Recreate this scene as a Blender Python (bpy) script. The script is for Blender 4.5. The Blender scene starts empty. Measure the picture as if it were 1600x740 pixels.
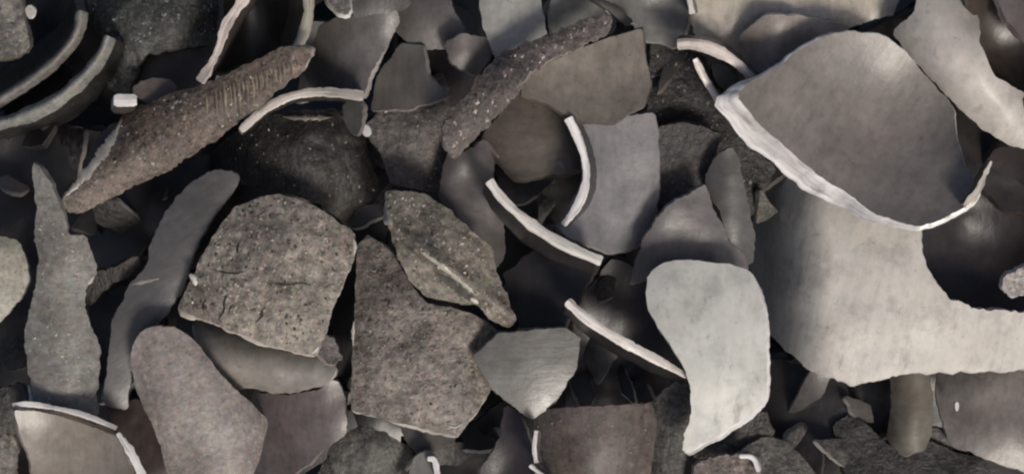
import bpy, bmesh, math, random
from mathutils import Vector, noise, geometry

S = bpy.context.scene
PX = 0.0002            # one traced unit is 0.2 mm of the real pile
H = 2600.0             # camera height in units

# ------------------------------------------------------------------ camera
cam = bpy.data.cameras.new("camera")
cam.sensor_width = 36.0
cam.lens = 36.0 * H / 1600.0
cam.clip_start = 0.01
cam.clip_end = 50.0
camo = bpy.data.objects.new("camera", cam)
S.collection.objects.link(camo)
camo.location = (0, 0, H * PX)
camo.rotation_euler = (0, 0, 0)
S.camera = camo

# ------------------------------------------------------------------ light
ELEV, AZ = 50.0, 150.0       # azimuth: clockwise from the top of the frame
w = bpy.data.worlds.new("World")
S.world = w
w.use_nodes = True
nt = w.node_tree
sky = nt.nodes.new("ShaderNodeTexSky")
sky.sky_type = 'NISHITA'
sky.sun_disc = False
sky.sun_elevation = math.radians(ELEV)
sky.sun_rotation = math.radians(AZ)
sky.dust_density = 4.0
sky.air_density = 0.7
sky.ozone_density = 0.4
bg = nt.nodes["Background"]
bg.inputs[1].default_value = 0.05
nt.links.new(sky.outputs[0], bg.inputs[0])
sun = bpy.data.lights.new("sun", 'SUN')
sun.energy = 1.5
sun.angle = math.radians(14)
sun.color = (1.0, 0.93, 0.84)
so = bpy.data.objects.new("sun", sun)
S.collection.objects.link(so)
d = Vector((math.sin(math.radians(AZ)) * math.cos(math.radians(ELEV)),
            math.cos(math.radians(AZ)) * math.cos(math.radians(ELEV)),
            math.sin(math.radians(ELEV))))
so.rotation_euler = d.to_track_quat('Z', 'Y').to_euler()
S.view_settings.view_transform = 'Standard'
S.view_settings.look = 'None'
S.view_settings.exposure = 0.52
S.view_settings.gamma = 1.0
S.render.engine = 'CYCLES'
S.cycles.pixel_filter_type = 'BLACKMAN_HARRIS'
S.cycles.filter_width = 2.3

# ------------------------------------------------------------------ materials
def lin(c):
    return tuple(((v / 255) / 12.92 if v / 255 < .04045 else ((v / 255 + .055) / 1.055) ** 2.4) for v in c)

_m = {}
def shell_mat(kind, rgb, fib=0.0, k=1.0, fs=.3):
    """procedural charred coconut shell; kind: rough, smooth, pale, edge, char"""
    key = (kind, rgb, fib, k, fs)
    if key in _m:
        return _m[key]
    m = bpy.data.materials.new("shell_" + kind)
    _m[key] = m
    m.use_nodes = True
    t = m.node_tree
    N, L = t.nodes, t.links
    b = N["Principled BSDF"]
    tc = N.new("ShaderNodeTexCoord")
    oi = N.new("ShaderNodeObjectInfo")
    mul = N.new("ShaderNodeMath"); mul.operation = 'MULTIPLY'; mul.inputs[1].default_value = 3.7
    L.new(oi.outputs["Random"], mul.inputs[0])
    add = N.new("ShaderNodeVectorMath"); add.operation = 'ADD'
    L.new(tc.outputs["Object"], add.inputs[0]); L.new(mul.outputs[0], add.inputs[1])
    def mapping(rot, sc):
        mp = N.new("ShaderNodeMapping")
        mp.inputs["Rotation"].default_value = (0, 0, math.radians(rot))
        mp.inputs["Scale"].default_value = sc
        # rotate first: rotation in its own node, then scale
        mp.inputs["Scale"].default_value = (1, 1, 1)
        mp2 = N.new("ShaderNodeMapping"); mp2.inputs["Scale"].default_value = sc
        L.new(add.outputs[0], mp.inputs[0]); L.new(mp.outputs[0], mp2.inputs[0])
        return mp2.outputs[0]
    def tex(vec, scale, detail=4, rough=.6):
        n = N.new("ShaderNodeTexNoise")
        n.inputs["Scale"].default_value = scale
        n.inputs["Detail"].default_value = detail
        n.inputs["Roughness"].default_value = rough
        L.new(vec, n.inputs["Vector"])
        return n.outputs["Fac"]
    def ramp(fac, stops):
        r = N.new("ShaderNodeValToRGB")
        e = r.color_ramp.elements
        e[0].position, e[0].color = stops[0][0], (*[stops[0][1]] * 3, 1)
        e[1].position, e[1].color = stops[-1][0], (*[stops[-1][1]] * 3, 1)
        for p, v in stops[1:-1]:
            x = e.new(p); x.color = (v, v, v, 1)
        L.new(fac, r.inputs[0])
        return r.outputs[0]
    def mix(bt, f, a, c):
        x = N.new("ShaderNodeMix"); x.data_type = 'RGBA'; x.blend_type = bt
        if isinstance(f, (int, float)): x.inputs[0].default_value = f
        else: L.new(f, x.inputs[0])
        for i, v in ((6, a), (7, c)):
            if isinstance(v, tuple): x.inputs[i].default_value = (*v, 1)
            else: L.new(v, x.inputs[i])
        return x.outputs[2]
    base = lin(rgb)
    lum = .25 * base[0] + .6 * base[1] + .15 * base[2]
    kk = k * {'rough': .62, 'smooth': .70, 'pale': .86, 'edge': 1.1, 'char': .9, 'worn': .72}[kind]
    base = tuple(min(.86, (lum + (v - lum) * .72) * kk) for v in base)
    ts = .75 + .6 * ((rgb[0] * 7.13 + rgb[2] * 3.7 + fib * 1.3) % 1.0)
    iso = mapping(0, (ts, ts, ts))
    fibv = mapping(fib, (ts, .22 * ts, ts))
    P = dict(worn=(.62, 1.4, .25, .5, .5), rough=(.46, 1.7, .7, .46, .85), smooth=(.66, 1.26, .10, .36, .26),
             pale=(.80, 1.12, .12, .42, .25), edge=(.84, 1.1, .3, .28, .3), char=(.6, 1.5, .2, .6, .5))[kind]
    lo, hi, spk, rg, bmp = P
    big = ramp(tex(iso, 60, 4, .65), [(.34, lo + .1), (.66, hi * .86)])
    col = mix('MULTIPLY', 1.0, base, big)
    # hue drift between warm, red and green-grey ash
    hue = tex(iso, 70, 2)
    warm = mix('MIX', hue, (1.07, .985, .95), (.97, 1.005, 1.015))
    col = mix('MULTIPLY', 1.0, col, warm)
    if kind in ('rough', 'char', 'worn'):
        nz = N.new("ShaderNodeTexNoise"); nz.inputs["Scale"].default_value = 430; nz.inputs["Detail"].default_value = 2
        L.new(iso, nz.inputs["Vector"])
        hs = N.new("ShaderNodeHueSaturation"); hs.inputs["Saturation"].default_value = .75; hs.inputs["Value"].default_value = 2.0
        L.new(nz.outputs["Color"], hs.inputs["Color"])
        col = mix('MULTIPLY', .24, col, hs.outputs[0])
    fine = ramp(tex(iso, 400, 5, .75), [(.32, lo), (.5, 1.0), (.68, hi)])
    col = mix('MULTIPLY', {'rough': 1.0, 'char': 1.0, 'edge': .6, 'worn': .85}.get(kind, .55), col, fine)
    fb = ramp(tex(fibv, 420, 3, .6), [(.34, lo), (.5, 1.0), (.66, 1.0 + (hi - 1) * .6)])
    if kind != 'edge':
        col = mix('MULTIPLY', fs if kind == 'rough' else .4, col, fb)
    rgh = None
    if kind in ('rough', 'worn'):
        gr = ramp(tex(iso, 760, 2, .5), [(.58, 0), (.70, 1)])
        blot = ramp(tex(iso, 90, 3, .6), [(.38, .15), (.6, 1)])
        gr = mix('MULTIPLY', 1.0, gr, blot)
        col = mix('MIX', mix('MULTIPLY', 1.0, gr, (spk,) * 3), col, tuple(min(.6, v * 2.4 + .05) for v in base))
        pit = ramp(tex(iso, 620, 3, .6), [(.30, .12), (.42, 1)])
        col = mix('MULTIPLY', 1.0 if kind == 'rough' else .5, col, pit)
    elif kind in ('smooth', 'pale'):
        sp = ramp(tex(iso, 330, 4, .7), [(.27, .5), (.38, 1)])
        col = mix('MULTIPLY', .8, col, sp)
        if kind == 'pale':
            mo = ramp(tex(iso, 110, 5, .7), [(.36, .62), (.5, 1)])
            col = mix('MULTIPLY', .55, col, mo)
            sc = ramp(tex(fibv, 260, 4, .7), [(.30, .45), (.40, 1)])
            col = mix('MULTIPLY', .6, col, sc)
        # soft ashy bloom
        bl = ramp(tex(iso, 28, 4, .6), [(.42, 0), (.72, 1)])
        col = mix('MIX', mix('MULTIPLY', 1.0, bl, (.12,) * 3), col, tuple(min(.6, v * 1.5 + .03) for v in base))
    elif kind == 'edge':
        uv = N.new("ShaderNodeMapping"); uv.inputs["Scale"].default_value = (.22, 1.7, 1)
        L.new(tc.outputs["UV"], uv.inputs[0])
        off = N.new("ShaderNodeVectorMath"); off.operation = 'ADD'
        L.new(uv.outputs[0], off.inputs[0]); L.new(mul.outputs[0], off.inputs[1])
        st = ramp(tex(off.outputs[0], .8, 3, .6), [(.36, .06), (.42, .8), (.55, 1.0)])
        col = mix('MULTIPLY', .42, col, st)
        uo = N.new("ShaderNodeMapping"); uo.inputs["Scale"].default_value = (.35, .5, 1)
        L.new(off.outputs[0], uo.inputs[0])
        gl = ramp(tex(uo.outputs[0], 1.0, 3, .6), [(.38, .3), (.6, 1)])
        col = mix('MULTIPLY', .6, col, gl)
        gp = ramp(tex(iso, 150, 4, .7), [(.33, .35), (.42, 1)])
        col = mix('MULTIPLY', .35, col, gp)
    L.new(col, b.inputs["Base Color"])
    rr = N.new("ShaderNodeMapRange"); rr.inputs[3].default_value = rg - .1; rr.inputs[4].default_value = rg + .16
    L.new(tex(iso, 120, 4, .6), rr.inputs[0])
    L.new(rr.outputs[0], b.inputs["Roughness"])
    b.inputs["Specular IOR Level"].default_value = .75 if kind == 'smooth' else .55
    bu = N.new("ShaderNodeBump")
    bu.inputs["Strength"].default_value = min(1, bmp)
    bu.inputs["Distance"].default_value = .0008 if kind == 'rough' else .0005
    hsum = mix('ADD', .6, tex(iso, 420 if kind == 'rough' else 200, 5, .65), tex(fibv, 500, 3))
    L.new(hsum, bu.inputs["Height"])
    L.new(bu.outputs[0], b.inputs["Normal"])
    return m

# ------------------------------------------------------------------ builders
ZS = 1.35              # how deep the pile is
def P3(x, y, h):
    h = h * ZS if h < -30 else h + 30 * (1 - ZS)
    f = (H - h) / H
    return Vector(((x - 800) * f * PX, -(y - 370) * f * PX, h * PX))

def link(name, verts, faces, origin, mats, fmat=None, parent=None, smooth=None, uv=None):
    me = bpy.data.meshes.new(name)
    me.from_pydata([tuple(v - origin) for v in verts], [], faces)
    if uv:
        lay = me.uv_layers.new(name="UVMap")
        for lp in me.loops: lay.data[lp.index].uv = uv[lp.vertex_index]
    for m in mats: me.materials.append(m)
    for i, p in enumerate(me.polygons):
        if fmat: p.material_index = fmat[i]
        p.use_smooth = True if smooth is None else smooth[i]
    me.update()
    o = bpy.data.objects.new(name, me)
    S.collection.objects.link(o)
    if parent: o.parent = parent
    else: o.location = origin
    return o

def chaikin(p, n, closed=True):
    for _ in range(n):
        q = []
        m = len(p)
        rng = range(m) if closed else range(m - 1)
        if not closed: q.append(p[0])
        for i in rng:
            a, b = p[i], p[(i + 1) % m]
            q.append((a[0] * .75 + b[0] * .25, a[1] * .75 + b[1] * .25))
            q.append((a[0] * .25 + b[0] * .75, a[1] * .25 + b[1] * .75))
        if not closed: q.append(p[-1])
        p = q
    return p

def blunt(p, r):
    q = []
    m = len(p)
    for i in range(m):
        a, b, c = p[i - 1], p[i], p[(i + 1) % m]
        for o_, far in ((a, True), (c, False)):
            L = math.hypot(o_[0] - b[0], o_[1] - b[1]) or 1
            f = min(.3, r / L)
            q.append((b[0] + (o_[0] - b[0]) * f, b[1] + (o_[1] - b[1]) * f))
    return q

def resample(p, step, closed=True):
    q = []
    m = len(p)
    for i in (range(m) if closed else range(m - 1)):
        a, b = p[i], p[(i + 1) % m]
        L = math.hypot(b[0] - a[0], b[1] - a[1])
        n = max(1, int(round(L / step)))
        for j in range(n):
            q.append((a[0] + (b[0] - a[0]) * j / n, a[1] + (b[1] - a[1]) * j / n))
    if not closed: q.append(p[-1])
    return q

SEED = [0]
CURV = 2.9
sh_poly = {}
def shard(label, pts, h, col, kind='smooth', tilt=(0, 0), curv=(0, 0, 0), t=15, edge=None, sm=1, jag=2.0,
          fib=0, tf=None, wob=3.0, skew=(0, 0), k=1.0, step=7, ek=1.0, bot=None, name="shell_fragment",
          cat="shell fragment", group=None, warp=None, bev=.25):
    SEED[0] += 1
    sd = SEED[0] * 13.37
    p = blunt(pts, 2 + 4 * sm)
    p = resample(p, step * .7)
    n = len(p)
    cx = sum(a[0] for a in pts) / len(pts); cy = sum(a[1] for a in pts) / len(pts)
    q = []
    for i, (x, y) in enumerate(p):
        a, b = p[i - 1], p[(i + 1) % n]
        tx, ty = b[0] - a[0], b[1] - a[1]
        L = math.hypot(tx, ty) or 1
        j = jag * (noise.noise(Vector((x * .045, y * .045, sd))) * 1.6 + noise.noise(Vector((x * .16, y * .16, sd))) * 1.1)
        q.append((x + ty / L * j, y - tx / L * j))
    cm = CURV if t < 24 else 1.0
    curv = (curv[0] * cm, curv[1] * cm, curv[2]); wob = wob * 1.1; t = t * .72 if t < 20 else t
    ang = math.radians(curv[2]); ca, sa = math.cos(ang), math.sin(ang)
    def hf(x, y):
        dx, dy = x - cx, y - cy
        u, v = dx * ca + dy * sa, -dx * sa + dy * ca
        z = h + tilt[0] * dx + tilt[1] * dy + .5 * curv[0] * u * u + .5 * curv[1] * v * v
        z += wob * noise.noise(Vector((x * .018, y * .018, sd)))
        z += wob * (.35 if kind == 'rough' else .12) * noise.noise(Vector((x * .06, y * .06, sd + 5)))
        if warp: z += warp(x, y)
        return z
    xs = [a[0] for a in q]; ys = [a[1] for a in q]
    pts2 = [Vector(a) for a in q]
    x = min(xs) + step * .5
    row = 0
    def inside(x, y):
        c = False; m2 = 1e9
        for i in range(n):
            x1, y1 = q[i]; x2, y2 = q[i - 1]
            m2 = min(m2, (x1 - x) ** 2 + (y1 - y) ** 2)
            if (y1 > y) != (y2 > y) and x < (x2 - x1) * (y - y1) / (y2 - y1) + x1: c = not c
        return c and m2 > (step * .55) ** 2
    while x < max(xs):
        y = min(ys) + step * (.5 if row % 2 else 0)
        while y < max(ys):
            if inside(x, y): pts2.append(Vector((x, y)))
            y += step
        x += step * .87; row += 1
    r = geometry.delaunay_2d_cdt(pts2, [], [list(range(n))], 1, 1e-4)
    vv, ff, orig = r[0], r[2], r[3]
    # boundary loop as a directed list
    top = [P3(a[0], a[1], hf(a[0], a[1])) for a in vv]
    # make all faces face up
    tris = []
    for f in ff:
        nrm = (top[f[1]] - top[f[0]]).cross(top[f[2]] - top[f[0]])
        tris.append(tuple(f) if nrm.z > 0 else tuple(reversed(f)))
    nor = [Vector((0, 0, 0)) for _ in top]
    for f in tris:
        nm = (top[f[1]] - top[f[0]]).cross(top[f[2]] - top[f[0]])
        for i in f: nor[i] += nm
    ec = {}
    for f in tris:
        for i in range(len(f)):
            ec[(f[i], f[(i + 1) % len(f)])] = 1
    bd = [e for e in ec if (e[1], e[0]) not in ec]
    M = len(top)
    outw = {}
    for a, b in bd:
        e2 = top[b] - top[a]
        nn = Vector((e2.y, -e2.x, 0)).normalized()
        for i in (a, b): outw[i] = outw.get(i, Vector((0, 0, 0))) + nn * .5
    bv = []
    for i, v in enumerate(top):
        nn = nor[i].normalized() if nor[i].length > 0 else Vector((0, 0, 1))
        tt = t * (1 + .45 * noise.noise(Vector((vv[i][0] * .035, vv[i][1] * .035, sd + 9))))
        kf = tf(*vv[i]) if tf else 1.0
        tt *= kf
        bv.append(v - nn * tt * PX + outw.get(i, Vector((0, 0, 0))) * tt * PX * bev + Vector((skew[0], -skew[1], skew[2] if len(skew) > 2 else 0)) * PX * kf * (1 if tf else max(0, .9 + 1.0 * noise.noise(Vector((vv[i][0] * .03, vv[i][1] * .03, sd + 19))))))
    top_pts = top
    origin = sum(top_pts, Vector()) / M
    body_v = top + bv
    faces = list(tris) + [tuple(reversed([i + M for i in f])) for f in tris]
    fm = [0] * len(tris) + [1] * len(tris)
    sm_flags = [True] * len(faces)
    # broken side band with two rough middle rings
    bset = sorted({i for e in bd for i in e})
    nxt = dict(bd); along = {}; cur = bd[0][0]; acc = 0.0
    while cur not in along and cur in nxt:
        along[cur] = acc; b2 = nxt[cur]
        acc += (top[b2] - top[cur]).length / PX / 14; cur = b2
    euv = []
    rings = {}
    ev, ef = [], []
    for i in bset:
        out = Vector((0, 0, 0))
        a, b = top[i], bv[i]
        rings[i] = []
        nn = nor[i].normalized()
        for s in (0.0, .3, .65, 1.0):
            pos = a.lerp(b, s)
            if 0 < s < 1:
                o = Vector((a.x - origin.x, a.y - origin.y, 0)).normalized()
                pos = pos + o * PX * (t * .05 + (.7 if t > 20 else 1.2) * noise.noise(Vector((a.x / PX * .06, a.y / PX * .06, sd + s * 7))))
            rings[i].append(len(ev)); ev.append(pos); euv.append((along.get(i, 0), s * t / 14))
    for a, b in bd:
        for s in range(3):
            ef.append((rings[b][s], rings[a][s], rings[a][s + 1], rings[b][s + 1]))
    m0 = shell_mat(kind, col, fib, k)
    m1 = shell_mat('char', bot or (70, 64, 60), fib)
    o = link(name, body_v, faces, origin, [m0, m1], fm)
    e = link("broken_edge", ev, ef, origin, [shell_mat('edge', edge or tuple(min(255, v * 1.3 + 8) for v in col), fib, ek)], parent=o, uv=euv)
    o["label"] = label; o["category"] = cat
    if group: o["group"] = group
    sh_poly[o.name] = q
    o_h = lambda x, y: hf(x, y)
    return o, o_h, origin

def mark(sh, name, path, width, col, kind='char', lift=.7, label=None, k=1.0):
    """a narrow raised sliver or groove lining that follows the surface of its shard"""
    o, hf, origin = sh
    p = resample(chaikin(path, 2, False), 3, False)
    n = len(p); v = []; f = []
    for i, (x, y) in enumerate(p):
        a, b = p[max(0, i - 1)], p[min(n - 1, i + 1)]
        tx, ty = b[0] - a[0], b[1] - a[1]; L = math.hypot(tx, ty) or 1
        s = i / (n - 1)
        wd = width * .5 * (math.sin(math.pi * min(1, max(0, s))) ** .8 * .95 + .04) * (1 + .7 * noise.noise(Vector((x * .16, y * .16, width))) + .5 * noise.noise(Vector((x * .4, y * .4, width))))
        for sgn, hh in ((-1, 0), (0, lift), (1, 0)):
            X, Y = x + ty / L * wd * sgn, y - tx / L * wd * sgn
            v.append(P3(X, Y, hf(X, Y) + .4 + hh))
    for i in range(n - 1):
        for j in (0, 1):
            a = i * 3 + j
            f.append((a, a + 1, a + 4, a + 3))
    c = link(name, v, f, origin, [shell_mat(kind, col, 0, k)], parent=o)
    if label: c["label"] = label
    return c

def grains(sh, n, box, size, col, seed=1, kind='edge', inside=None):
    """ash grains and splinters stuck on the surface of a shard"""
    o, hf, origin = sh
    rg_ = random.Random(seed); v = []; f = []
    poly = sh_poly[o.name]
    for _ in range(n * 4):
        if len(f) >= n * 4: break
        x = rg_.uniform(box[0], box[2]); y = rg_.uniform(box[1], box[3])
        c = False; m = len(poly); d2 = 1e9
        for i in range(m):
            x1, y1 = poly[i]; x2, y2 = poly[i - 1]
            d2 = min(d2, (x1 - x) ** 2 + (y1 - y) ** 2)
            if (y1 > y) != (y2 > y) and x < (x2 - x1) * (y - y1) / (y2 - y1) + x1: c = not c
        if not c or d2 < 30: continue
        if noise.noise(Vector((x * .02, y * .02, seed))) < rg_.uniform(-.5, .3): continue
        r_ = size * rg_.uniform(.45, 1.0) ** 1.5; a0 = rg_.uniform(0, 6.28); b = len(v); st = rg_.uniform(.4, 1)
        for k_ in range(4):
            a = a0 + k_ * 1.571 + rg_.uniform(-.4, .4)
            X, Y = x + math.cos(a) * r_ * st, y + math.sin(a) * r_
            v.append(P3(X, Y, hf(X, Y) - .3))
        v.append(P3(x + rg_.uniform(-.3, .3) * r_, y + rg_.uniform(-.3, .3) * r_, hf(x, y) + r_ * rg_.uniform(.4, .9)))
        for k_ in range(4): f.append((b + (k_ + 1) % 4, b + k_, b + 4))
    c = link("ash_grains", v, f, origin, [shell_mat(kind, col)], parent=o, smooth=[False] * len(f))
    c["kind"] = "stuff"

def standing(label, path, t, depth, lean, h, col, edge=(232, 226, 216), kind='smooth', h2=None, fib=0, taper=(.75, 1.0),
             k=1.0, ek=1.0, bow=0.0, crown=0.0, jag=1.5, name="shell_fragment", cat="shell fragment", group=None, sm=2, ekind='edge'):
    """a shard seen on its broken edge: rim along path, the curved sheet runs down from it"""
    SEED[0] += 1
    sd = SEED[0] * 7.77
    p = resample(chaikin(path, sm, False), 5, False)
    n = len(p)
    if h2 is None: h2 = h
    m = 10
    L2 = []
    cx = sum(a[0] for a in p) / n; cy = sum(a[1] for a in p) / n
    hc = (h + h2) / 2 - depth / 2
    origin = P3(cx, cy, hc)
    left, right = [], []
    for i, (x, y) in enumerate(p):
        a, b = p[max(0, i - 2)], p[min(n - 1, i + 2)]
        tx, ty = b[0] - a[0], b[1] - a[1]; L = math.hypot(tx, ty) or 1
        nx, ny = ty / L, -tx / L
        s = i / (n - 1)
        w_ = t * .37 * (taper[0] + (taper[1] - taper[0]) * s) * (1 + .35 * noise.noise(Vector((x * .03, y * .03, sd))) + .12 * noise.noise(Vector((x * .13, y * .13, sd + 2))))
        endf = (.72 + .28 * noise.noise(Vector((sd * 3, s * 9, 0)))) if i in (0, n - 1) else 1.0; w_ *= endf
        hr = h + (h2 - h) * s + jag * .8 * noise.noise(Vector((x * .022, y * .022, sd)))
        dd = depth * (.85 + .3 * noise.noise(Vector((x * .01, y * .01, sd + 3)))) * (.55 + .45 * math.sin(math.pi * (.1 + .8 * s)))
        Lc, Rc = [], []
        for j in range(m + 1):
            q = j / m
            ox = lean[0] * dd * q + nx * bow * math.sin(q * math.pi / 2) * q
            oy = lean[1] * dd * q + ny * bow * math.sin(q * math.pi / 2) * q
            hh = hr - dd * q
            jj = jag * 1.3 * noise.noise(Vector((x * .16, y * .16, sd + q * 4)))
            Lc.append(P3(x + ox + nx * (w_ + jj * .5), y + oy + ny * (w_ + jj * .5), hh))
            Rc.append(P3(x + ox - nx * (w_ + jj * .3), y + oy - ny * (w_ + jj * .3), hh))
        left.append(Lc); right.append(Rc)
    v = []; idx = {}
    for side, arr in ((0, left), (1, right)):
        for i in range(n):
            for j in range(m + 1):
                idx[(side, i, j)] = len(v); v.append(arr[i][j])
    f = []; fm = []
    for i in range(n - 1):
        for j in range(m):
            f.append((idx[0, i, j], idx[0, i, j + 1], idx[0, i + 1, j + 1], idx[0, i + 1, j])); fm.append(0)
            f.append((idx[1, i, j], idx[1, i + 1, j], idx[1, i + 1, j + 1], idx[1, i, j + 1])); fm.append(0)
        f.append((idx[0, i, m], idx[1, i, m], idx[1, i + 1, m], idx[0, i + 1, m])); fm.append(0)
    o = link(name, v, f, origin, [shell_mat(kind, col, fib, k)], fm)
    # rim strip and the two ends
    ev, ef, euv = [], [], []
    R = 6
    for i in range(n):
        for q in range(R):
            s = q / (R - 1)
            pos = left[i][0].lerp(right[i][0], s)
            if 0 < q < R - 1:
                pos = pos + Vector((0, 0, 1)) * PX * (crown * t * math.sin(math.pi * s) + .8 + 1.0 * noise.noise(Vector((p[i][0] * .04, p[i][1] * .04, sd + q * 3.3))))
            ev.append(pos); euv.append((i * 5 / 14, s * t / 14))
    for i in range(n - 1):
        for q in range(R - 1):
            a = i * R + q
            ef.append((a, a + R, a + R + 1, a + 1))
    for i in (0, n - 1):
        b0 = len(ev)
        for j in range(m + 1):
            ev.append(left[i][j]); ev.append(right[i][j]); euv += [(j * .5, 0), (j * .5, t / 14)]
        for j in range(m):
            ef.append((b0 + 2 * j, b0 + 2 * j + 1, b0 + 2 * j + 3, b0 + 2 * j + 2))
    link("broken_edge", ev, ef, origin, [shell_mat(ekind, edge, fib, ek)], parent=o, uv=euv)
    o["label"] = label; o["category"] = cat
    if group: o["group"] = group
    return o

def adopt(parent, child, name):
    """a rim piece that belongs to its shard becomes a named part of it"""
    if isinstance(parent, tuple): parent = parent[0]
    if isinstance(child, tuple): child = child[0]
    del child["label"]; del child["category"]
    child.parent = parent
    child.location = child.location - parent.location
    child.name = name

# ------------------------------------------------------------------ setting
def ground():
    N = 60; R = 2600; v = []; f = []
    for i in range(N + 1):
        for j in range(N + 1):
            x = 800 - R + 2 * R * i / N; y = 370 - R + 2 * R * j / N
            v.append(Vector(((x - 800) * PX, -(y - 370) * PX, (-600 + 14 * noise.noise(Vector((x * .01, y * .01, 0)))) * PX)))
    for i in range(N):
        for j in range(N):
            a = i * (N + 1) + j
            f.append((a, a + 1, a + N + 2, a + N + 1))
    o = link("ground", v, f, Vector((0, 0, -600 * PX)), [shell_mat('char', (46, 42, 40))])
    o["kind"] = "structure"
ground()

# lower layer of the pile: charred shards coloured near black to stand in for the gaps' shade
rnd = random.Random(5)
for row in range(6):
    for colm in range(11):
        x0 = -80 + colm * 176 + rnd.uniform(-30, 30) + (row % 2) * 80
        y0 = -60 + row * 172 + rnd.uniform(-30, 30)
        na = rnd.randint(5, 7); a0 = rnd.uniform(0, 6.28)
        R1 = rnd.uniform(105, 150)
        pts = []
        for i in range(na):
            a = a0 + i * 2 * math.pi / na + rnd.uniform(-.25, .25)
            r_ = R1 * rnd.uniform(.75, 1.1)
            pts.append((x0 + math.cos(a) * r_, y0 + math.sin(a) * r_ * .85))
        cv = rnd.uniform(-1, 1) * .003
        shard("charred shard coloured dark for gap shade, lying deep beneath the lighter shards", pts, -270 + rnd.uniform(-40, 30),
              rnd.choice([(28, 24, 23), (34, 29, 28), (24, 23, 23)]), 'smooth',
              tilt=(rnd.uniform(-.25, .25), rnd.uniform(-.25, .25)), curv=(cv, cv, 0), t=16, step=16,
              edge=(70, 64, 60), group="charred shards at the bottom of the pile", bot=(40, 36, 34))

exec_shards = None
# ------------------------------------------------------------------ the shards one sees
W_ = (238, 232, 222)      # clean fracture
# ---- deep middle layer, colours darkened to carry the shade of the hollows
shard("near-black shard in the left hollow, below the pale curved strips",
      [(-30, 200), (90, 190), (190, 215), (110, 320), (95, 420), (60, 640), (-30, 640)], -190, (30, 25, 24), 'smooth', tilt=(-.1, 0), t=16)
shard("dull brown-black shard under the long fibrous strip, right of the pointed shard",
      [(100, 320), (240, 270), (330, 240), (340, 280), (250, 350), (210, 410), (150, 440), (120, 400)], -130, (47, 41, 38), 'smooth',
      tilt=(.1, 0), curv=(-.002, -.002, 0))
shard("small crumbly brown shard wedged beside the shoulder of the pointed shard",
      [(128, 445), (150, 425), (185, 415), (215, 395), (222, 412), (185, 440), (150, 462), (135, 480)], -70, (60, 54, 50), 'rough', tilt=(0, -.2), jag=3)
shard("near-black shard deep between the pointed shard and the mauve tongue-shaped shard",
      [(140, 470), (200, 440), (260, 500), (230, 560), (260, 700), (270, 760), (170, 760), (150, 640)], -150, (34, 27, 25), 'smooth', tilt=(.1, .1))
shard("dark slate panel leaning behind the two lower white-rimmed slivers",
      [(895, 480), (960, 400), (1010, 430), (1030, 500), (1070, 560), (1080, 610), (1020, 645), (880, 640), (900, 560)], -150, (58, 52, 54),
      'smooth', tilt=(.15, -.15), curv=(.002, 0, 0))
shard("dark blue-grey triangular panel under the lower end of the white-edged sliver",
      [(786, 428), (850, 378), (935, 412), (905, 465), (880, 515), (812, 512)], -95, (51, 50, 53), 'smooth', tilt=(.25, .05), t=10, sm=0)
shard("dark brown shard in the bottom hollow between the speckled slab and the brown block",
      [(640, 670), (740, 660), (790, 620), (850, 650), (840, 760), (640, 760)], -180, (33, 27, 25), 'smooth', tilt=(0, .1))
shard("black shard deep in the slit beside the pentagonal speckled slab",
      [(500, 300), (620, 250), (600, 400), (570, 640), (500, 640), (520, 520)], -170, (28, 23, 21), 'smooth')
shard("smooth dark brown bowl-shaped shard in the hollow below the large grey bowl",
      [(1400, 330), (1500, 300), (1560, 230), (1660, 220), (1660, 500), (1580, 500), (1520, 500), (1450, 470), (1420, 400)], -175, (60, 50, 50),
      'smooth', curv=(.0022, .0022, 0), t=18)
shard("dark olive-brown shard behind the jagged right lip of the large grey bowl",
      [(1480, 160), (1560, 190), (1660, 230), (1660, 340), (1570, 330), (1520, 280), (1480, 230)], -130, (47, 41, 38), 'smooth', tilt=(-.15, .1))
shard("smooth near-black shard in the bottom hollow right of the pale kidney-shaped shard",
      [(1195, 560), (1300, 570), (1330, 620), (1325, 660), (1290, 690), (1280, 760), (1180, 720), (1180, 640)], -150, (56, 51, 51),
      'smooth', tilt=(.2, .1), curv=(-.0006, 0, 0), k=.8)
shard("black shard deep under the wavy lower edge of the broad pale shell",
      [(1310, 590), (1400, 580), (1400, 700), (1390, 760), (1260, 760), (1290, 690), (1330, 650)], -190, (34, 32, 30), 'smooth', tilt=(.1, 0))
shard("dark shard lying diagonal at the bottom edge, below the narrow upright olive strip",
      [(1300, 660), (1330, 645), (1400, 700), (1450, 690), (1540, 720), (1560, 770), (1330, 770)], -130, (44, 43, 41), 'rough', tilt=(0, .1))
sN = shard("black mottled shard in the middle, under the white chipped rims of the big bowl",
      [(1015, 60), (1060, 70), (1100, 90), (1160, 210), (1215, 260), (1170, 340), (1100, 280), (1030, 330), (1000, 330), (1010, 180)], -120, (66, 62, 60),
      'rough', tilt=(-.1, 0), jag=4, k=.75)
grains(sN, 70, (1010, 60, 1210, 330), 5, (170, 168, 164), 13)
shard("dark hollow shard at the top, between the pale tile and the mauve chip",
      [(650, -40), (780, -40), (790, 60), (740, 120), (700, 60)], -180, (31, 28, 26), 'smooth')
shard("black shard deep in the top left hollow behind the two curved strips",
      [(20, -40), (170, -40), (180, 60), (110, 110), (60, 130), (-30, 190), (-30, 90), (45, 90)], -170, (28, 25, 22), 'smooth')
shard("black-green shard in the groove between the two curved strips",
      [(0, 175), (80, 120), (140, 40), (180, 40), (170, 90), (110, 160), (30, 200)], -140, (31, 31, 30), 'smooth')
shard("dark red-brown shard in the hollow left of the fibrous band",
      [(200, 90), (330, 60), (330, 130), (260, 150), (215, 150)], -120, (44, 36, 34), 'smooth')
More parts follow.
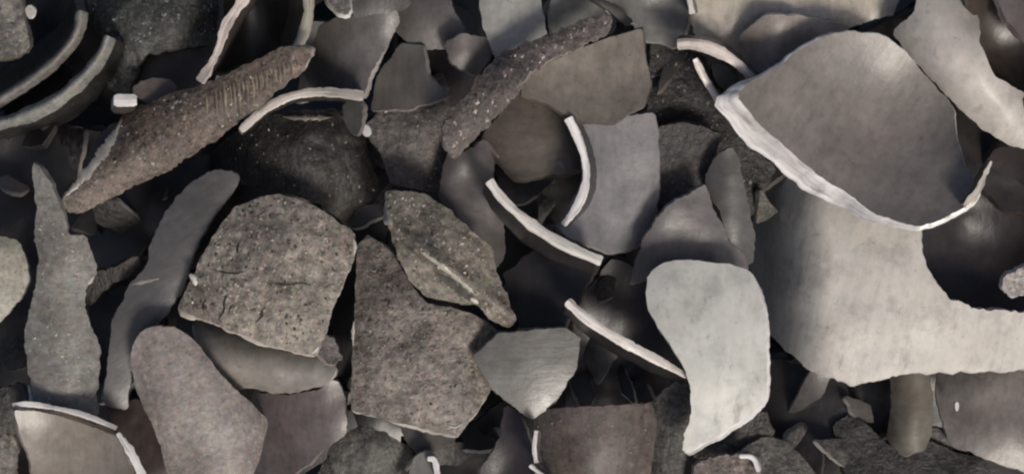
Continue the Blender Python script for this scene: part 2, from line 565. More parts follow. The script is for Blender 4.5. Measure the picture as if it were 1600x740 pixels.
# ---- top left
shard("pale weathered fibrous shard in the top left corner of the frame",
      [(-60, -40), (30, -40), (36, 20), (46, 78), (20, 92), (-60, 96)], -60, (150, 146, 134), 'rough', tilt=(.1, 0), fib=80, edge=(120, 114, 104))
shard("tiny white chip beside the fibrous shard in the top left corner",
      [(40, 10), (52, 8), (55, 22), (46, 30), (40, 22)], -60, (225, 222, 212), 'edge', t=8, sm=1, step=4, wob=.5, jag=.5, ek=1)
standing("upper of the two curved grey strips at the top left, thin and dull",
         [(128, 18), (125, 50), (100, 85), (60, 120), (0, 158), (-40, 175)], 31, 110, (-.1, -.35), -45, (58, 56, 52), edge=(146, 142, 136), h2=-70,
         taper=(.9, .8), kind='rough', ek=.8, crown=.4, ekind='worn', group="curved strips on edge at the top left")
standing("lower of the two curved strips at the top left, wider and pale grey-green",
         [(172, 58), (160, 90), (125, 130), (80, 165), (20, 190), (-40, 200)], 42, 120, (.25, .1), -10, (60, 60, 57), edge=(160, 164, 156), h2=-60,
         taper=(.75, .75), kind='rough', ek=.8, crown=.4, ekind='worn', group="curved strips on edge at the top left")
sM = shard("mottled dark green-grey mound of shell at the top, left of the white-rimmed cup",
      [(160, -40), (360, -40), (352, 20), (335, 70), (300, 72), (240, 80), (215, 100), (200, 150), (165, 140), (185, 90), (150, 50), (135, 0)], -75,
      (92, 95, 90), 'rough', tilt=(0, -.05), curv=(-.003, -.002, 20), jag=4, wob=9, ek=.5)
grains(sM, 60, (140, 0, 360, 150), 5, (180, 184, 174), 14)
shard("small smooth mauve chip left of the upper end of the fibrous band",
      [(205, 140), (225, 125), (262, 120), (280, 132), (268, 148), (225, 160)], -50, (112, 98, 94), 'smooth', tilt=(-.1, .1))
standing("small shard with a bright white square end above the fibrous band",
         [(178, 157), (214, 157)], 27, 60, (-.1, .2), 14, (90, 86, 80), edge=(255, 252, 244), taper=(.95, .95), ek=1.15, sm=0)
# white-rimmed cup
def cup_warp(x, y):
    return 0
sCup = shard("deep dark inside wall of the white-rimmed cup at the top, above the fibrous band",
      [(350, -60), (480, -60), (482, 20), (455, 72), (400, 95), (345, 115), (325, 95), (350, 40)], -120, (56, 52, 44), 'smooth',
      curv=(.010, .004, 0), t=12, name="cup_shaped_fragment")
cc = standing("white and pink chipped rim sliver, left lip of the dark cup at the top",
         [(388, -12), (370, 15), (352, 40), (343, 75), (328, 105), (312, 128)], 21, 90, (.15, .1), 14, (90, 80, 74), edge=(214, 200, 190), h2=0,
         taper=(1, .8), jag=3)
adopt(sCup, cc, 'cup_lip')
cc = standing("olive-grey rim sliver with white flecks, right lip of the dark cup at the top",
         [(478, -30), (484, 10), (478, 45), (462, 82)], 34, 100, (-.35, .1), 6, (82, 78, 66), edge=(172, 166, 146), h2=-4, taper=(.9, .8), jag=2)
adopt(sCup, cc, 'cup_lip')
# fibrous band
sX = shard("long curved fibrous band in brown and grey running diagonally at the upper left",
      [(190, 178), (258, 150), (330, 128), (395, 95), (440, 76), (478, 72), (490, 84), (478, 108), (440, 138), (385, 185), (330, 225), (262, 268),
       (190, 298), (125, 335), (100, 330), (98, 305), (140, 268), (172, 225)], 0, (118, 102, 88), 'rough', tilt=(.1, -.12), curv=(.0004, -.006, -32),
      fib=55, jag=3, wob=5, edge=(190, 182, 170))
grains(sX, 110, (110, 120, 340, 330), 4.5, (170, 156, 146), 4)
grains(sX, 30, (110, 120, 480, 330), 4, (220, 212, 200), 5)
mark(sX, "ridge", [(98, 310), (130, 278), (160, 240), (180, 208), (190, 185)], 16, (176, 172, 162), 'smooth', lift=3, label="pale worn ridge along the left edge of the band")
rf = random.Random(3)
for i in range(40):
    u = i / 39
    x = 322 + 138 * u + rf.uniform(-1.5, 1.5); l = rf.uniform(14, 52) * (1.1 - .45 * u); y = 140 - 52 * u + rf.uniform(-3, 10)
    if i % 2: mark(sX, "fibre", [(x, y), (x + 2.5, y + l * .5), (x + 3, y + l)], rf.uniform(1.6, 3.2), (64, 54, 44), 'char', lift=.2)
    else: mark(sX, "fibre", [(x, y), (x + 2.5, y + l * .5), (x + 3, y + l)], rf.uniform(1.8, 3), (150, 136, 108), 'worn', lift=1.0)
shard("dark triangular flake tucked under the left end of the fibrous band",
      [(150, 215), (180, 190), (188, 200), (165, 245), (135, 275), (125, 260)], -60, (74, 66, 62), 'smooth')
# arch and dome
sW = shard("black pitted dome-shaped shard under the thin white arch, upper left of centre",
      [(370, 205), (420, 180), (480, 170), (540, 172), (565, 200), (580, 240), (592, 300), (588, 350), (555, 360), (500, 320), (440, 298), (380, 292),
       (320, 260), (335, 232)], -75, (74, 70, 66), 'rough', curv=(-.0035, -.003, 0), jag=3, wob=9)
grains(sW, 50, (330, 180, 590, 350), 4.0, (176, 170, 162), 3)
mark(sW, "ridge", [(440, 182), (480, 185), (520, 183)], 9, (140, 134, 122), 'edge', lift=4)
standing("thin white arched sliver with a chipped lower left end, upper left of centre",
         [(376, 204), (410, 172), (450, 150), (500, 142), (568, 150)], 22, 70, (0, .1), 12, (72, 68, 62), edge=(206, 198, 188), h2=0, taper=(.8, .95), jag=2)
shard("grey upright slip hanging below the right end of the white arch",
      [(535, 158), (570, 160), (565, 205), (555, 215), (540, 195)], -38, (98, 96, 90), 'smooth', tilt=(.5, -.1), t=10)
# top middle
shard("concave charcoal shard fading into black on its left, right of the cup",
      [(478, 90), (500, 40), (535, 22), (560, 26), (600, 20), (618, 6), (624, 34), (600, 82), (580, 112), (570, 152), (500, 146), (460, 160)], -45,
      (124, 120, 118), 'smooth', tilt=(.38, -.05), curv=(-.0035, .001, 0), sm=0)
shard("small pale chipped flake at the top edge, right of the cup",
      [(500, -20), (545, -20), (548, 20), (535, 25), (515, 10)], -10, (150, 146, 138), 'rough', tilt=(0, .3), edge=W_)
shard("dark smooth shard at the top edge above the concave charcoal shard",
      [(540, -30), (630, -30), (640, 10), (600, 22), (550, 28)], -28, (88, 84, 82), 'smooth', tilt=(0, -.2))
shard("large smooth warm grey shard at the top, with a point reaching right",
      [(615, -40), (690, -40), (710, 20), (730, 52), (765, 62), (764, 92), (742, 112), (705, 75), (660, 80), (625, 60), (610, 40)], -70, (112, 107, 103),
      'smooth', tilt=(-.08, -.1), curv=(-.002, -.002, 0))
shard("mauve-brown rounded chip between the warm grey shard and the rough diagonal band",
      [(692, 66), (726, 52), (762, 60), (768, 92), (744, 122), (728, 112), (704, 96)], -40, (108, 102, 98), 'smooth', tilt=(-.2, -.1), curv=(-.004, 0, 0))
shard("dark mauve shard in the shade below the warm grey shard",
      [(655, 70), (710, 78), (745, 115), (730, 165), (690, 170), (655, 130)], -100, (84, 74, 74), 'smooth', tilt=(.3, 0))
shard("smooth grey square-cornered flake left of the speckled patch, top centre",
      [(626, 68), (662, 70), (668, 118), (704, 150), (640, 172), (580, 172), (588, 118)], -72, (112, 109, 105), 'smooth', tilt=(.3, .0), t=10, sm=0, jag=1.5)
sV = shard("broad dark flat shard with a peppered upper right part, top centre",
      [(568, 200), (590, 175), (600, 160), (640, 138), (690, 110), (735, 128), (735, 180), (705, 215), (695, 300), (650, 296), (608, 288), (598, 245)],
      -90, (96, 88, 84), 'rough', tilt=(-.12, -.06), curv=(-.001, -.001, 0), k=.9)
grains(sV, 90, (640, 110, 735, 300), 4.5, (168, 158, 150), 11)
shard("bright white crumb at the corner of the broad dark shard, right of the arch",
      [(565, 196), (575, 194), (581, 206), (574, 214), (565, 208)], -55, (240, 238, 232), 'edge', t=8, step=4, wob=.5, jag=.5)
shard("light grey upright tile at the top edge, left of centre of the diagonal band",
      [(742, -40), (838, -40), (850, 30), (858, 60), (815, 85), (782, 100), (768, 75), (755, 40)], -48, (178, 180, 173), 'smooth', tilt=(-.05, -.05), curv=(-.0015, 0, 0), t=13)
shard("grey shard at the top edge between the light tile and the black slot",
      [(862, -40), (940, -40), (962, 20), (960, 50), (930, 60), (870, 70), (858, 30)], -56, (116, 118, 112), 'smooth', tilt=(-.05, -.1))
shard("smooth blue-grey concave shard at the top edge, left of the hooked white sliver",
      [(930, -40), (1075, -40), (1080, 10), (1072, 50), (1055, 80), (1040, 70), (1008, 62), (1000, 40), (965, 30)], -70, (122, 122, 118), 'smooth',
      tilt=(-.1, -.1), curv=(.003, .001, 0))
standing("dark curved rib at the top edge crossing above the olive panel", [(900, -20), (940, 2), (965, 20), (985, 38)], 18, 60, (-.1, .1), -34, (84, 82, 76),
         edge=(92, 90, 84))
# rough diagonal band
sQ = shard("rough brown diagonal band studded with pale grains, centre top",
      [(690, 208), (712, 175), (740, 135), (768, 95), (800, 76), (850, 55), (900, 34), (950, 22), (958, 45), (900, 78), (858, 95), (825, 118), (808, 150),
       (770, 190), (735, 225), (712, 250), (700, 235)], 12, (106, 95, 90), 'rough', tilt=(0, -.05), curv=(0, -.006, -35), jag=4, wob=5, fib=20, edge=(150, 140, 130))
grains(sQ, 70, (690, 30, 950, 250), 6, (196, 186, 176), 6)
shard("smooth mauve-grey tail of shell curling down below the rough diagonal band",
      [(700, 232), (722, 240), (760, 215), (775, 260), (765, 300), (785, 330), (790, 400), (775, 420), (740, 380), (695, 335), (684, 305), (692, 265)], -75,
      (88, 80, 78), 'smooth', tilt=(-.15, -.05), curv=(-.002, 0, 0))
# olive panel, dark panel, hollow
shard("smooth olive-brown panel, upper edge straight, right of the rough diagonal band",
      [(812, 122), (860, 96), (930, 66), (1002, 44), (1010, 95), (1018, 130), (1005, 165), (960, 192), (900, 190), (850, 160), (815, 148)], -30, (132, 124, 112),
      'smooth', tilt=(.06, .05), curv=(.0009, .0021, 25), t=14, k=1.35, sm=0, jag=1, bev=.02, edge=(120, 112, 100))
sR = shard("dark panel with a paler lower lip inside the hollow at the centre top",
      [(750, 215), (812, 140), (892, 160), (914, 210), (908, 266), (806, 279), (782, 256)], -90, (112, 102, 90), 'smooth',
      sm=0, wob=1, curv=(-.0006, -.0004, 0), tilt=(.05, .0), fib=90, edge=(136, 128, 112), skew=(-2, 7), t=12)
mark(sR, "chip", [(757, 222), (768, 234), (780, 246)], 9, (168, 152, 140), 'edge', lift=3)
mark(sR, "chip", [(872, 250), (880, 258), (884, 266)], 7, (160, 152, 140), 'edge', lift=3)
sSl = shard("smooth slate concave shard behind the white crescent rim at centre right",
      [(900, 180), (960, 182), (1025, 175), (1030, 215), (1030, 290), (1022, 345), (1000, 385), (960, 398), (905, 378), (872, 360), (890, 335), (915, 290), (914, 240)], -62,
      (132, 131, 136), 'smooth', tilt=(-.25, -.08), curv=(.0012, 0, 0), wob=1.5, t=14, k=1.15, sm=1)
cc = standing("bright white crescent rim curving right at centre, the upper left edge of the slate shard",
         [(888, 184), (902, 212), (914, 245), (918, 280), (905, 320), (880, 352)], 24, 60, (.3, 0), -8, (96, 92, 92), edge=(240, 234, 224), h2=-26,
         taper=(.8, .7), jag=2, ek=1.1)
adopt(sSl, cc, 'white_rim')
shard("black space-filling shard under the dark panel, behind the upper white-edged sliver",
      [(770, 260), (900, 262), (920, 300), (890, 360), (940, 410), (850, 400), (790, 330)], -190, (38, 34, 32), 'smooth')
standing("wider, upper of two white-edged slivers at the centre, above the blue-grey triangle",
         [(764, 282), (785, 312), (830, 352), (880, 383), (940, 408)], 26, 75, (-.12, .3), 26, (60, 56, 56), edge=(230, 222, 214), h2=20, taper=(.75, 1.0),
         fib=-35, jag=1.5, ek=1.05, sm=2)
standing("thin, lower of two white-edged slivers, ending at the pale kidney-shaped shard",
         [(886, 470), (915, 498), (965, 530), (1020, 558), (1075, 588)], 21, 75, (-.1, .2), 24, (52, 48, 48), edge=(222, 216, 208), h2=-6, taper=(1.0, .8),
         fib=-30, jag=2.5, ek=1.0)
# centre right
shard("pointed grey-mauve shard standing above the pale kidney-shaped shard",
      [(1005, 372), (1040, 325), (1075, 302), (1102, 288), (1120, 335), (1142, 378), (1165, 400), (1172, 420), (1120, 425), (1040, 430), (985, 445), (995, 405)], -48,
      (112, 106, 106), 'smooth', tilt=(-.12, -.08), curv=(-.001, 0, 0), t=12, sm=0)
shard("narrow tapering grey shard to the right of the pointed grey-mauve shard",
      [(1100, 278), (1120, 245), (1143, 226), (1158, 258), (1172, 330), (1182, 370), (1176, 415), (1150, 405), (1132, 350), (1112, 312)], -64, (108, 107, 104),
      'smooth', tilt=(-.1, -.05), curv=(-.006, 0, 0), fib=85, t=10)
shard("dark mottled shard between the slate concave shard and the pointed grey-mauve shard",
      [(1020, 200), (1070, 190), (1130, 210), (1110, 260), (1100, 292), (1060, 312), (1030, 340), (1010, 380), (1020, 300)], -90, (80, 77, 76), 'rough', tilt=(0, -.1), k=.9)
# right group
shard("tan bowl wall at the top edge, above the large grey bowl",
      [(1066, -50), (1420, -50), (1400, 20), (1330, 42), (1250, 66), (1215, 100), (1195, 130), (1160, 92), (1115, 66), (1085, 55), (1075, 20)], -80, (205, 194, 174),
      'smooth', tilt=(-.05, -.18), curv=(-.0003, -.0006, 10), t=16, k=1.4, wob=8)
shard("smooth brownish shard between the tan bowl wall and the large grey bowl",
      [(1150, 60), (1200, 22), (1260, 26), (1330, 40), (1300, 80), (1215, 140), (1185, 130)], -45, (186, 172, 160), 'smooth', tilt=(-.15, -.15), curv=(-.003, 0, 0))
standing("small white sliver end at the top edge, above the hooked sliver", [(1070, -25), (1078, 2), (1082, 22)], 13, 60, (.1, 0), -20, (110, 106, 98), edge=(225, 220, 210))
standing("hooked white-pink sliver arching right at the top left of the large grey bowl",
         [(1058, 70), (1080, 68), (1115, 76), (1150, 96), (1180, 128)], 30, 80, (.05, -.1), 26, (112, 104, 96), edge=(218, 206, 196), h2=-6, taper=(.9, .7), jag=2)
standing("thin chipped white sliver running down along the left side of the large grey bowl",
         [(1086, 92), (1100, 122), (1125, 160), (1150, 196), (1162, 212)], 18, 80, (.1, .1), 20, (96, 90, 84), edge=(226, 218, 206), h2=-22, taper=(.8, 1.0), jag=3)
shard("small dark triangular flake between the hooked sliver and the thin chipped sliver",
      [(1108, 98), (1140, 100), (1160, 130), (1142, 150), (1120, 130)], -30, (72, 66, 58), 'smooth')
# broad pale shell
sAI = shard("broad pale bone-grey shell with a wavy lower edge, below the large grey bowl",
      [(1218, 262), (1260, 270), (1330, 320), (1390, 350), (1436, 352), (1442, 395), (1455, 435), (1485, 468), (1530, 482), (1580, 486), (1650, 492), (1650, 576),
       (1560, 578), (1470, 580), (1400, 582), (1365, 596), (1335, 602), (1290, 590), (1240, 560), (1200, 520), (1178, 450), (1168, 390), (1180, 330), (1200, 290)], -58,
      (214, 211, 200), 'pale', curv=(-.0006, -.0004, 0), tilt=(-.02, .05), t=16, k=1.2, wob=2.5, edge=(238, 232, 222), skew=(2, 1), jag=3, fib=15, step=9,
      warp=lambda x, y: -.0075 * max(0, 1300 - x) ** 2)
# large grey bowl
sB = shard("large smooth grey bowl with a thick bright broken rim on its lower left",
      [(1150, 150), (1170, 128), (1210, 108), (1245, 80), (1285, 58), (1330, 48), (1385, 56), (1420, 88), (1460, 135), (1492, 170), (1494, 215), (1512, 262), (1528, 282),
       (1530, 305), (1505, 325), (1465, 345), (1436, 354), (1410, 350), (1370, 335), (1325, 304), (1280, 274), (1235, 238), (1185, 192)], -48, (138, 131, 124),
      'smooth', curv=(.0037, .0028, 35), tilt=(-.10, .10), wob=1, k=1.1, t=25, edge=(255, 250, 238), ek=1.2, sm=1, jag=1.5, fib=35, step=9, name="bowl_shaped_fragment",
      skew=(-12, 10, 8),
      tf=lambda x, y: max(.3, min(1.0, 1.0 - (x - 1300) / 130)) * max(.25, min(1.0, (y - 105) / 40)))
cc = standing("jagged splintered pale lip at the right tip of the large grey bowl",
         [(1549, 252), (1538, 275), (1528, 300), (1508, 322)], 14, 50, (-.2, -.05), 34, (120, 112, 100), edge=(214, 208, 192), h2=26, taper=(.6, 1.1), jag=5, sm=1)
adopt(sB, cc, 'jagged_lip')
# upper right band
shard("wide pale curved band sweeping down the upper right corner",
      [(1392, 50), (1425, 22), (1450, -40), (1530, -40), (1528, 20), (1532, 70), (1555, 120), (1590, 142), (1660, 160), (1660, 240), (1590, 232), (1545, 210), (1500, 172),
       (1462, 130), (1425, 95)], -20, (216, 210, 200), 'pale', curv=(-.001, -.006, 48), tilt=(0, -.05), t=16, edge=(196, 188, 172), step=9, wob=6)
shard("deep brown hollow shard in the top right corner behind the pale band",
      [(1515, -40), (1660, -40), (1660, 170), (1600, 158), (1550, 130), (1522, 70)], -80, (74, 62, 54), 'smooth', curv=(.004, .004, 0), tilt=(.1, 0))
shard("smooth dark mauve shard in the extreme top right corner",
      [(1540, -50), (1680, -50), (1680, 90), (1610, 70), (1570, 30)], -30, (92, 82, 82), 'smooth', tilt=(-.2, -.1))
shard("small white crumbly chip in the dark hollow at the right edge",
      [(1562, 450), (1570, 432), (1585, 420), (1620, 412), (1640, 440), (1600, 462), (1580, 458)], -60, (190, 182, 176), 'rough', jag=4, step=5, tilt=(0, -.1))
# ---- lower right
shard("smooth taupe shard with a tiny painted highlight in the lower right corner",
      [(1462, 560), (1660, 560), (1660, 742), (1600, 738), (1555, 722), (1515, 704), (1488, 700), (1474, 660), (1462, 620)], -110, (146, 138, 130), 'smooth',
      tilt=(.08, .02), curv=(-.001, -.001, 0), t=15)
shard("tiny white highlight shaped as a chip on the taupe shard in the lower right corner",
      [(1492, 627), (1498, 627), (1499, 638), (1495, 643), (1492, 637)], -98, (250, 246, 240), 'edge', t=5, step=3, wob=.2, jag=.2, sm=1)  # white chip stands in for a small highlight on the shard
shard("narrow upright olive-grey strip below the wavy edge of the broad pale shell",
      [(1390, 575), (1450, 575), (1458, 620), (1456, 680), (1445, 705), (1410, 712), (1385, 690), (1392, 640)], -112, (128, 121, 102), 'smooth', fib=88, tilt=(.12, .02),
      curv=(-.008, 0, 0), edge=(170, 162, 140), t=13)
shard("smooth grey wedge at the bottom edge, right of the small pink-white crumb",
      [(1195, 680), (1230, 690), (1262, 720), (1290, 770), (1150, 770), (1150, 705)], -80, (98, 94, 88), 'rough', tilt=(-.1, .1))
shard("olive-grey shard just below the tip of the pale kidney-shaped shard",
      [(1110, 690), (1195, 640), (1210, 680), (1190, 720), (1120, 720), (1080, 712)], -90, (86, 84, 76), 'rough', tilt=(.1, 0))
sPc = shard("small pinkish crumb with a bright white corner, below the kidney-shaped shard",
      [(1085, 722), (1120, 712), (1160, 706), (1186, 712), (1190, 735), (1180, 770), (1080, 770)], -40, (146, 132, 124), 'rough', tilt=(0, .1), jag=3, edge=(190, 180, 170))
cc = standing("bright white corner splinter at the bottom edge, on the pinkish crumb", [(1155, 712), (1178, 712), (1186, 735)], 12, 25, (0, .1), -18, (150, 140, 130), edge=(248, 240, 232))
adopt(sPc, cc, 'white_corner')
shard("mottled grey shard tucked left of the pale kidney-shaped shard",
      [(1020, 628), (1042, 602), (1062, 590), (1082, 602), (1085, 650), (1078, 690), (1068, 745), (1064, 770), (1015, 770), (1022, 700)], -55, (92, 90, 84), 'rough',
      tilt=(.05, -.05), curv=(-.005, 0, 0))
# kidney
shard("pale green-white kidney-shaped shard, right of centre, the brightest smooth piece",
      [(1008, 450), (1014, 428), (1032, 412), (1065, 406), (1110, 408), (1150, 414), (1172, 424), (1188, 450), (1196, 490), (1199, 560), (1198, 615), (1180, 640),
       (1140, 668), (1100, 690), (1066, 708), (1068, 684), (1080, 650), (1078, 600), (1068, 572), (1046, 536), (1018, 494), (1008, 470)], 16, (214, 218, 209), 'pale',
      tilt=(-.02, .02), curv=(-.0009, -.0006, 20), t=15, edge=(240, 238, 228), skew=(6, 7, 3), tf=lambda x, y: 1.0, jag=1.5, wob=2, k=1.05)
# ---- bottom middle
shard("grey-green five-sided shard at the bottom centre, above the brown block",
      [(738, 556), (778, 522), (830, 516), (884, 511), (907, 528), (900, 575), (868, 630), (832, 655), (800, 632), (768, 606)], -40, (118, 118, 112), 'smooth',
      tilt=(-.05, -.08), curv=(-.0005, -.0005, 0), wob=1.5, sm=0, jag=1.5, t=12, fib=90)
sJ = shard("brown-mauve block-shaped shard at the bottom edge with a chipped white left side",
      [(832, 650), (845, 638), (930, 634), (1018, 628), (1026, 660), (1022, 710), (1010, 770), (845, 770), (838, 700)], -25, (112, 100, 94), 'worn',
      tilt=(0, -.08), curv=(-.003, -.001, 0), sm=0, jag=1.5, k=.95, edge=(150, 136, 126), skew=(-5, 3))
grains(sJ, 40, (830, 640, 1020, 740), 3.5, (180, 160, 146), 10)
cc = standing("flaked white chip standing on the left side of the brown block at the bottom", [(838, 672), (834, 700), (838, 722)], 10, 40, (.2, 0), -8, (130, 118, 106),
         edge=(244, 236, 224), jag=3)
adopt(sJ, cc, 'white_chip')
standing("white splinter lying below the flaked chip at the bottom edge, left of the brown block", [(828, 726), (848, 742), (866, 762)], 11, 40, (.2, 0), -8, (130, 118, 106),
         edge=(246, 238, 228), jag=3)
sg = shard("dark concave shard with a thin pale curved edge, bottom edge left of the brown block",
      [(788, 632), (815, 650), (832, 700), (840, 770), (745, 770), (752, 730), (778, 690)], -80, (68, 60, 60), 'smooth', tilt=(.15, 0), curv=(.004, 0, 0), t=8,
      edge=(140, 132, 126))
sPw = shard("small pale shard with a bright white end at the bottom edge, under the pentagonal slab",
      [(650, 708), (668, 700), (684, 718), (690, 770), (625, 770)], -70, (140, 142, 136), 'smooth', tilt=(.1, .1), t=10)
cc = standing("bright white end of the small pale shard at the bottom edge", [(668, 716), (680, 716), (684, 745)], 13, 30, (0, .1), -46, (150, 148, 140), edge=(252, 248, 240))
adopt(sPw, cc, 'white_end')
shard("lumpy grey-green shard at the bottom edge, right of the dark mauve fan",
      [(545, 672), (570, 664), (600, 672), (640, 700), (646, 720), (600, 770), (480, 770), (510, 710)], -90, (106, 106, 98), 'rough', curv=(-.003, -.003, 0), jag=3, wob=8)
shard("small grey shard peeping out beneath the lower edge of the pentagonal slab",
      [(620, 650), (700, 670), (712, 690), (660, 712), (635, 690)], -95, (84, 78, 72), 'smooth')
# pentagonal slab
sG = shard("large speckled brown-grey pentagonal slab standing at the centre bottom, its narrow end up",
      [(558, 384), (575, 366), (612, 392), (640, 440), (668, 474), (715, 482), (760, 500), (780, 518), (740, 555), (768, 606), (742, 648), (714, 682), (690, 676),
       (640, 664), (590, 652), (549, 640), (550, 560), (554, 470)], -42, (144, 134, 124), 'rough', tilt=(-.06, .03), curv=(-.0012, -.0006, 0), sm=0, jag=1.5,
      t=15, edge=(236, 228, 214), skew=(0, 5), fib=80, wob=5)
grains(sG, 260, (550, 380, 770, 680), 3.8, (182, 170, 156), 8)
grains(sG, 90, (550, 380, 770, 680), 3.6, (84, 74, 68), 18, 'char')
# folded shell
def fold(x, y):
    # a raised fold runs from (655,385) to (800,495)
    dx, dy = x - 655, y - 385
    dd = (-dx * .604 + dy * .797)
    return 13 * math.exp(-(dd / 11) ** 2) - .22 * max(0, dd)
sH = shard("folded speckled shard with a raised diagonal ridge, just above the pentagonal slab",
      [(602, 300), (640, 298), (672, 306), (705, 330), (745, 368), (768, 385), (776, 425), (795, 470), (806, 500), (795, 512), (770, 500), (742, 476), (700, 470),
       (664, 464), (640, 438), (620, 398), (606, 350)], 2, (140, 132, 116), 'rough', tilt=(-.1, .02), curv=(-.001, -.002, 35), t=13, sm=0, jag=2.5, wob=5, fib=-40,
      warp=fold, edge=(190, 184, 166))
grains(sH, 100, (600, 300, 800, 510), 4, (200, 192, 170), 9)
mark(sH, "ridge", [(655, 392), (690, 415), (720, 440), (745, 462)], 8, (196, 192, 172), 'edge', lift=2, label="pale worn crest of the fold")
mark(sH, "groove", [(680, 425), (710, 445), (735, 470)], 14, (82, 80, 72), 'char', lift=.2)
# five-sided big plate
sD = shard("large speckled tan-grey plate with dark cracks near its bottom edge, left of centre",
      [(278, 482), (298, 436), (318, 396), (340, 358), (368, 322), (400, 308), (438, 303), (480, 316), (520, 340), (556, 366), (554, 400), (536, 440), (520, 480),
       (508, 520), (494, 556), (450, 548), (400, 532), (345, 510), (300, 492)], 16, (162, 152, 137), 'rough', tilt=(-.02, .08), curv=(-.0014, -.0014, 0), sm=0,
      jag=1.8, t=15, edge=(228, 218, 204), skew=(-1, 7), wob=6, fib=15, k=1.0)
grains(sD, 260, (280, 300, 556, 556), 4.2, (206, 196, 178), 7)
grains(sD, 120, (280, 300, 556, 556), 4.5, (88, 78, 70), 17, 'char')
for pth, wd in (([(354, 460), (349, 474), (351, 484), (342, 497)], 4), ([(364, 474), (358, 484), (357, 492)], 2.5), ([(414, 478), (408, 488), (409, 494), (399, 504)], 4.5),
            ([(374, 378), (370, 388), (372, 396)], 3), ([(420, 440), (450, 446), (470, 440), (495, 448)], 2.5), ([(330, 420), (360, 428), (385, 424)], 2.5), ([(322, 466), (317, 478), (318, 488)], 3)):
    mark(sD, "crack", pth, wd, (34, 30, 27), 'char', lift=.1, k=.6)
mark(sD, "chip", [(296, 428), (303, 434), (306, 446)], 9, (238, 230, 218), 'edge', lift=3)
# under it
sE = shard("smooth olive-grey curled shard with a bright spot, tucked under the cracked plate",
      [(300, 500), (350, 505), (430, 530), (500, 545), (526, 570), (522, 592), (500, 604), (460, 614), (425, 615), (395, 604), (370, 610), (340, 580), (310, 540)], -40,
      (156, 150, 140), 'smooth', tilt=(0, .05), curv=(0, -.0075, 8), t=12)
shard("small crumpled dark flake right of the lower corner of the cracked plate",
      [(488, 545), (505, 522), (520, 525), (532, 550), (535, 565), (515, 570)], -38, (112, 104, 100), 'rough', jag=4, step=5, tilt=(-.3, 0))
shard("dark mauve fan-shaped shard under the olive-grey curled shard, bottom left of centre",
      [(395, 612), (450, 616), (505, 606), (524, 592), (536, 612), (540, 645), (540, 678), (500, 708), (462, 740), (440, 770), (380, 770), (405, 700), (418, 655)], -75,
      (116, 106, 104), 'smooth', tilt=(.26, -.1), curv=(-.002, 0, 0), t=13, edge=(136, 124, 120))
# mauve tongue
shard("light mauve-grey tongue-shaped shard at the bottom left, rounded end up",
      [(203, 572), (208, 535), (222, 514), (245, 508), (278, 512), (305, 532), (335, 572), (360, 600), (385, 622), (420, 655), (412, 695), (398, 735), (385, 775), (268, 775),
       (256, 715), (240, 668), (215, 615)], 4, (166, 156, 149), 'worn', tilt=(-.12, -.06), curv=(-.0035, -.0006, -25), t=13, sm=1, jag=1.5, k=.95, edge=(176, 166, 158), fib=60)
# slate strip
sS = shard("long smooth slate-grey curved strip between the pointed shard and the cracked plate",
      [(340, 264), (368, 268), (374, 280), (360, 305), (330, 340), (308, 380), (296, 420), (284, 455), (262, 486), (225, 530), (205, 560), (200, 640), (160, 630), (168, 560),
       (176, 500), (200, 450), (228, 415), (238, 370), (262, 325), (298, 284)], -42, (100, 99, 100), 'smooth', tilt=(-.04, -.02), curv=(-.0012, 0, 35), wob=1.2, t=12, sm=1, fib=60)
mark(sS, "scratch", [(205, 444), (225, 440), (250, 434)], 5, (176, 170, 158), 'edge', lift=1)
# spear
sA = shard("tall pointed grey shard like a spearhead at the left, stepped on its right side",
      [(50, 252), (58, 254), (70, 272), (86, 300), (98, 330), (106, 366), (136, 366), (146, 398), (152, 432), (134, 448), (132, 470), (140, 505), (158, 545), (152, 600),
       (152, 650), (44, 650), (47, 590), (38, 545), (42, 495), (54, 455), (60, 410), (54, 370), (58, 320)], -2, (146, 144, 136), 'worn', tilt=(-.05, -.04),
      curv=(-.004, 0, 0), t=13, sm=1, jag=2.5, fib=85, edge=(160, 156, 146))
grains(sA, 120, (40, 260, 160, 650), 3.8, (196, 192, 182), 12)
shard("pale lichen-coloured shard at the left edge of the frame",
      [(-50, 350), (0, 366), (32, 376), (42, 410), (46, 440), (36, 462), (0, 505), (-50, 520)], -20, (186, 184, 164), 'worn', tilt=(-.1, .05), curv=(-.002, -.002, 0), edge=(150, 146, 130))
# bottom left
shard("crumbly dark grey flake at the left end of the white-rimmed plate",
      [(-10, 610), (30, 600), (48, 620), (35, 650), (20, 680), (-10, 670)], -40, (80, 76, 70), 'rough', jag=4, step=5)
shard("small grey shard in the extreme bottom left corner",
      [(-40, 660), (10, 665), (28, 690), (20, 770), (-40, 770)], -55, (136, 132, 122), 'rough', tilt=(-.1, 0))
shard("dark red-brown shard between the white-rimmed plate and the mauve tongue",
      [(170, 640), (215, 620), (250, 680), (275, 770), (215, 770), (190, 700)], -110, (66, 50, 44), 'smooth')
sPl = shard("warm grey plate with a bright white broken upper rim in the bottom left corner",
      [(22, 640), (60, 642), (110, 654), (180, 680), (196, 712), (218, 775), (56, 775), (48, 720), (32, 680)], 6, (152, 142, 128), 'smooth', tilt=(-.08, -.08),
      curv=(.0012, .0012, 0), t=14, edge=(180, 170, 156), sm=0, jag=1.5)
cc = standing("bright white rim splinter along the top of the warm grey plate in the bottom left corner",
         [(20, 632), (45, 630), (90, 637), (135, 648), (182, 668)], 12, 30, (0, .1), 20, (150, 140, 130), edge=(255, 248, 240), taper=(.9, .8), ek=1.15, sm=1)
adopt(sPl, cc, 'white_rim')
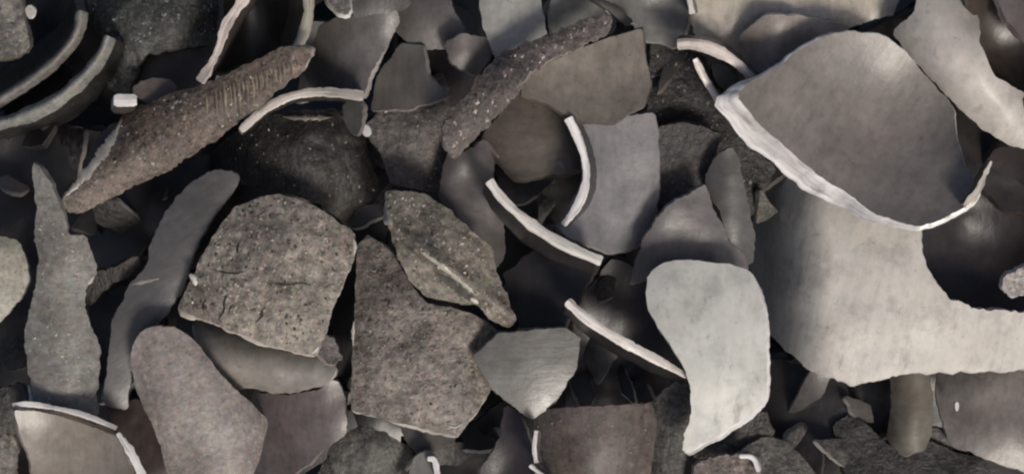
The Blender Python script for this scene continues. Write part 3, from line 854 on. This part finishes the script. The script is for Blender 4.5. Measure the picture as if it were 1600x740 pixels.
cc = standing("ragged white rim splinter running down the right side of the warm grey plate in the bottom left",
         [(184, 676), (205, 705), (226, 750)], 18, 30, (-.1, .1), 18, (150, 140, 130), edge=(248, 236, 224), taper=(.6, 1.1), jag=3, sm=1)
adopt(sPl, cc, 'white_rim')

# small chipped flecks along edges
for sh_, pts_ in ((sD, [((552, 372), (556, 385), (553, 398)), ((498, 540), (494, 548), (486, 551))]), (sG, [((553, 500), (551, 520), (552, 540)), ((700, 664), (712, 668), (722, 660))]),
                  (sH, [((606, 330), (610, 345), (612, 352)), ((735, 466), (742, 470), (748, 474))]), (sA, [((44, 600), (48, 620), (50, 638)), ((147, 430), (143, 438), (137, 444))]),
                  (sV, [((600, 176), (612, 170), (622, 165)),])):
    for p_ in pts_:
        mark(sh_, "chipped_fleck", list(p_), 5, (226, 220, 208), 'edge', lift=1.5)

# ---- broken pieces wedged in the gaps
rc = random.Random(21)
spots = [(585, 330), (545, 600), (575, 290), (660, 665), (735, 690), (705, 705), (960, 450), (930, 560), (985, 600), (850, 320), (800, 300), (815, 470),
         (180, 610), (20, 560), (20, 290), (110, 230), (225, 620), (190, 350), (1195, 270), (1188, 330), (1170, 670), (1240, 700), (1345, 640), (1375, 690),
         (1468, 690), (1035, 110), (1050, 200), (560, 120), (600, 240), (90, 80), (75, 145), (270, 95), (720, 40), (640, 700), (780, 700), (1300, 715), (1270, 610),
         (60, 210), (140, 330), (1500, 720), (520, 620), (700, 150), (240, 300), (1010, 620), (900, 600), (860, 430)]
for (x, y) in spots:
    x += rc.uniform(-10, 10); y += rc.uniform(-10, 10); r_ = rc.uniform(26, 62); a0 = rc.uniform(0, 6); st = rc.uniform(.3, .8); ca, sa = math.cos(a0), math.sin(a0)
    nn_ = rc.choice([3, 4, 4, 5])
    pts = []
    for i in range(nn_):
        a = i * 6.283 / nn_ + rc.uniform(-.3, .3)
        u, v = math.cos(a) * r_ * rc.uniform(.8, 1.3), math.sin(a) * r_ * st * rc.uniform(.7, 1.1)
        pts.append((x + u * ca - v * sa, y + u * sa + v * ca))
    shard("small dark charred splinter wedged in a gap between the larger shards", pts, rc.uniform(-150, -115), rc.choice([(88, 84, 80), (74, 70, 68), (104, 100, 96), (64, 60, 58)]),
          rc.choice(['rough', 'smooth', 'smooth']), tilt=(rc.uniform(-.7, .7), rc.uniform(-.7, .7)), curv=(-.004, -.004, 0), t=12, step=6, jag=1.5, sm=0,
          edge=rc.choice([(110, 106, 100), (150, 146, 138), (190, 186, 178)]), name="shell_splinter", cat="shell splinter", group="charred splinters in the gaps")
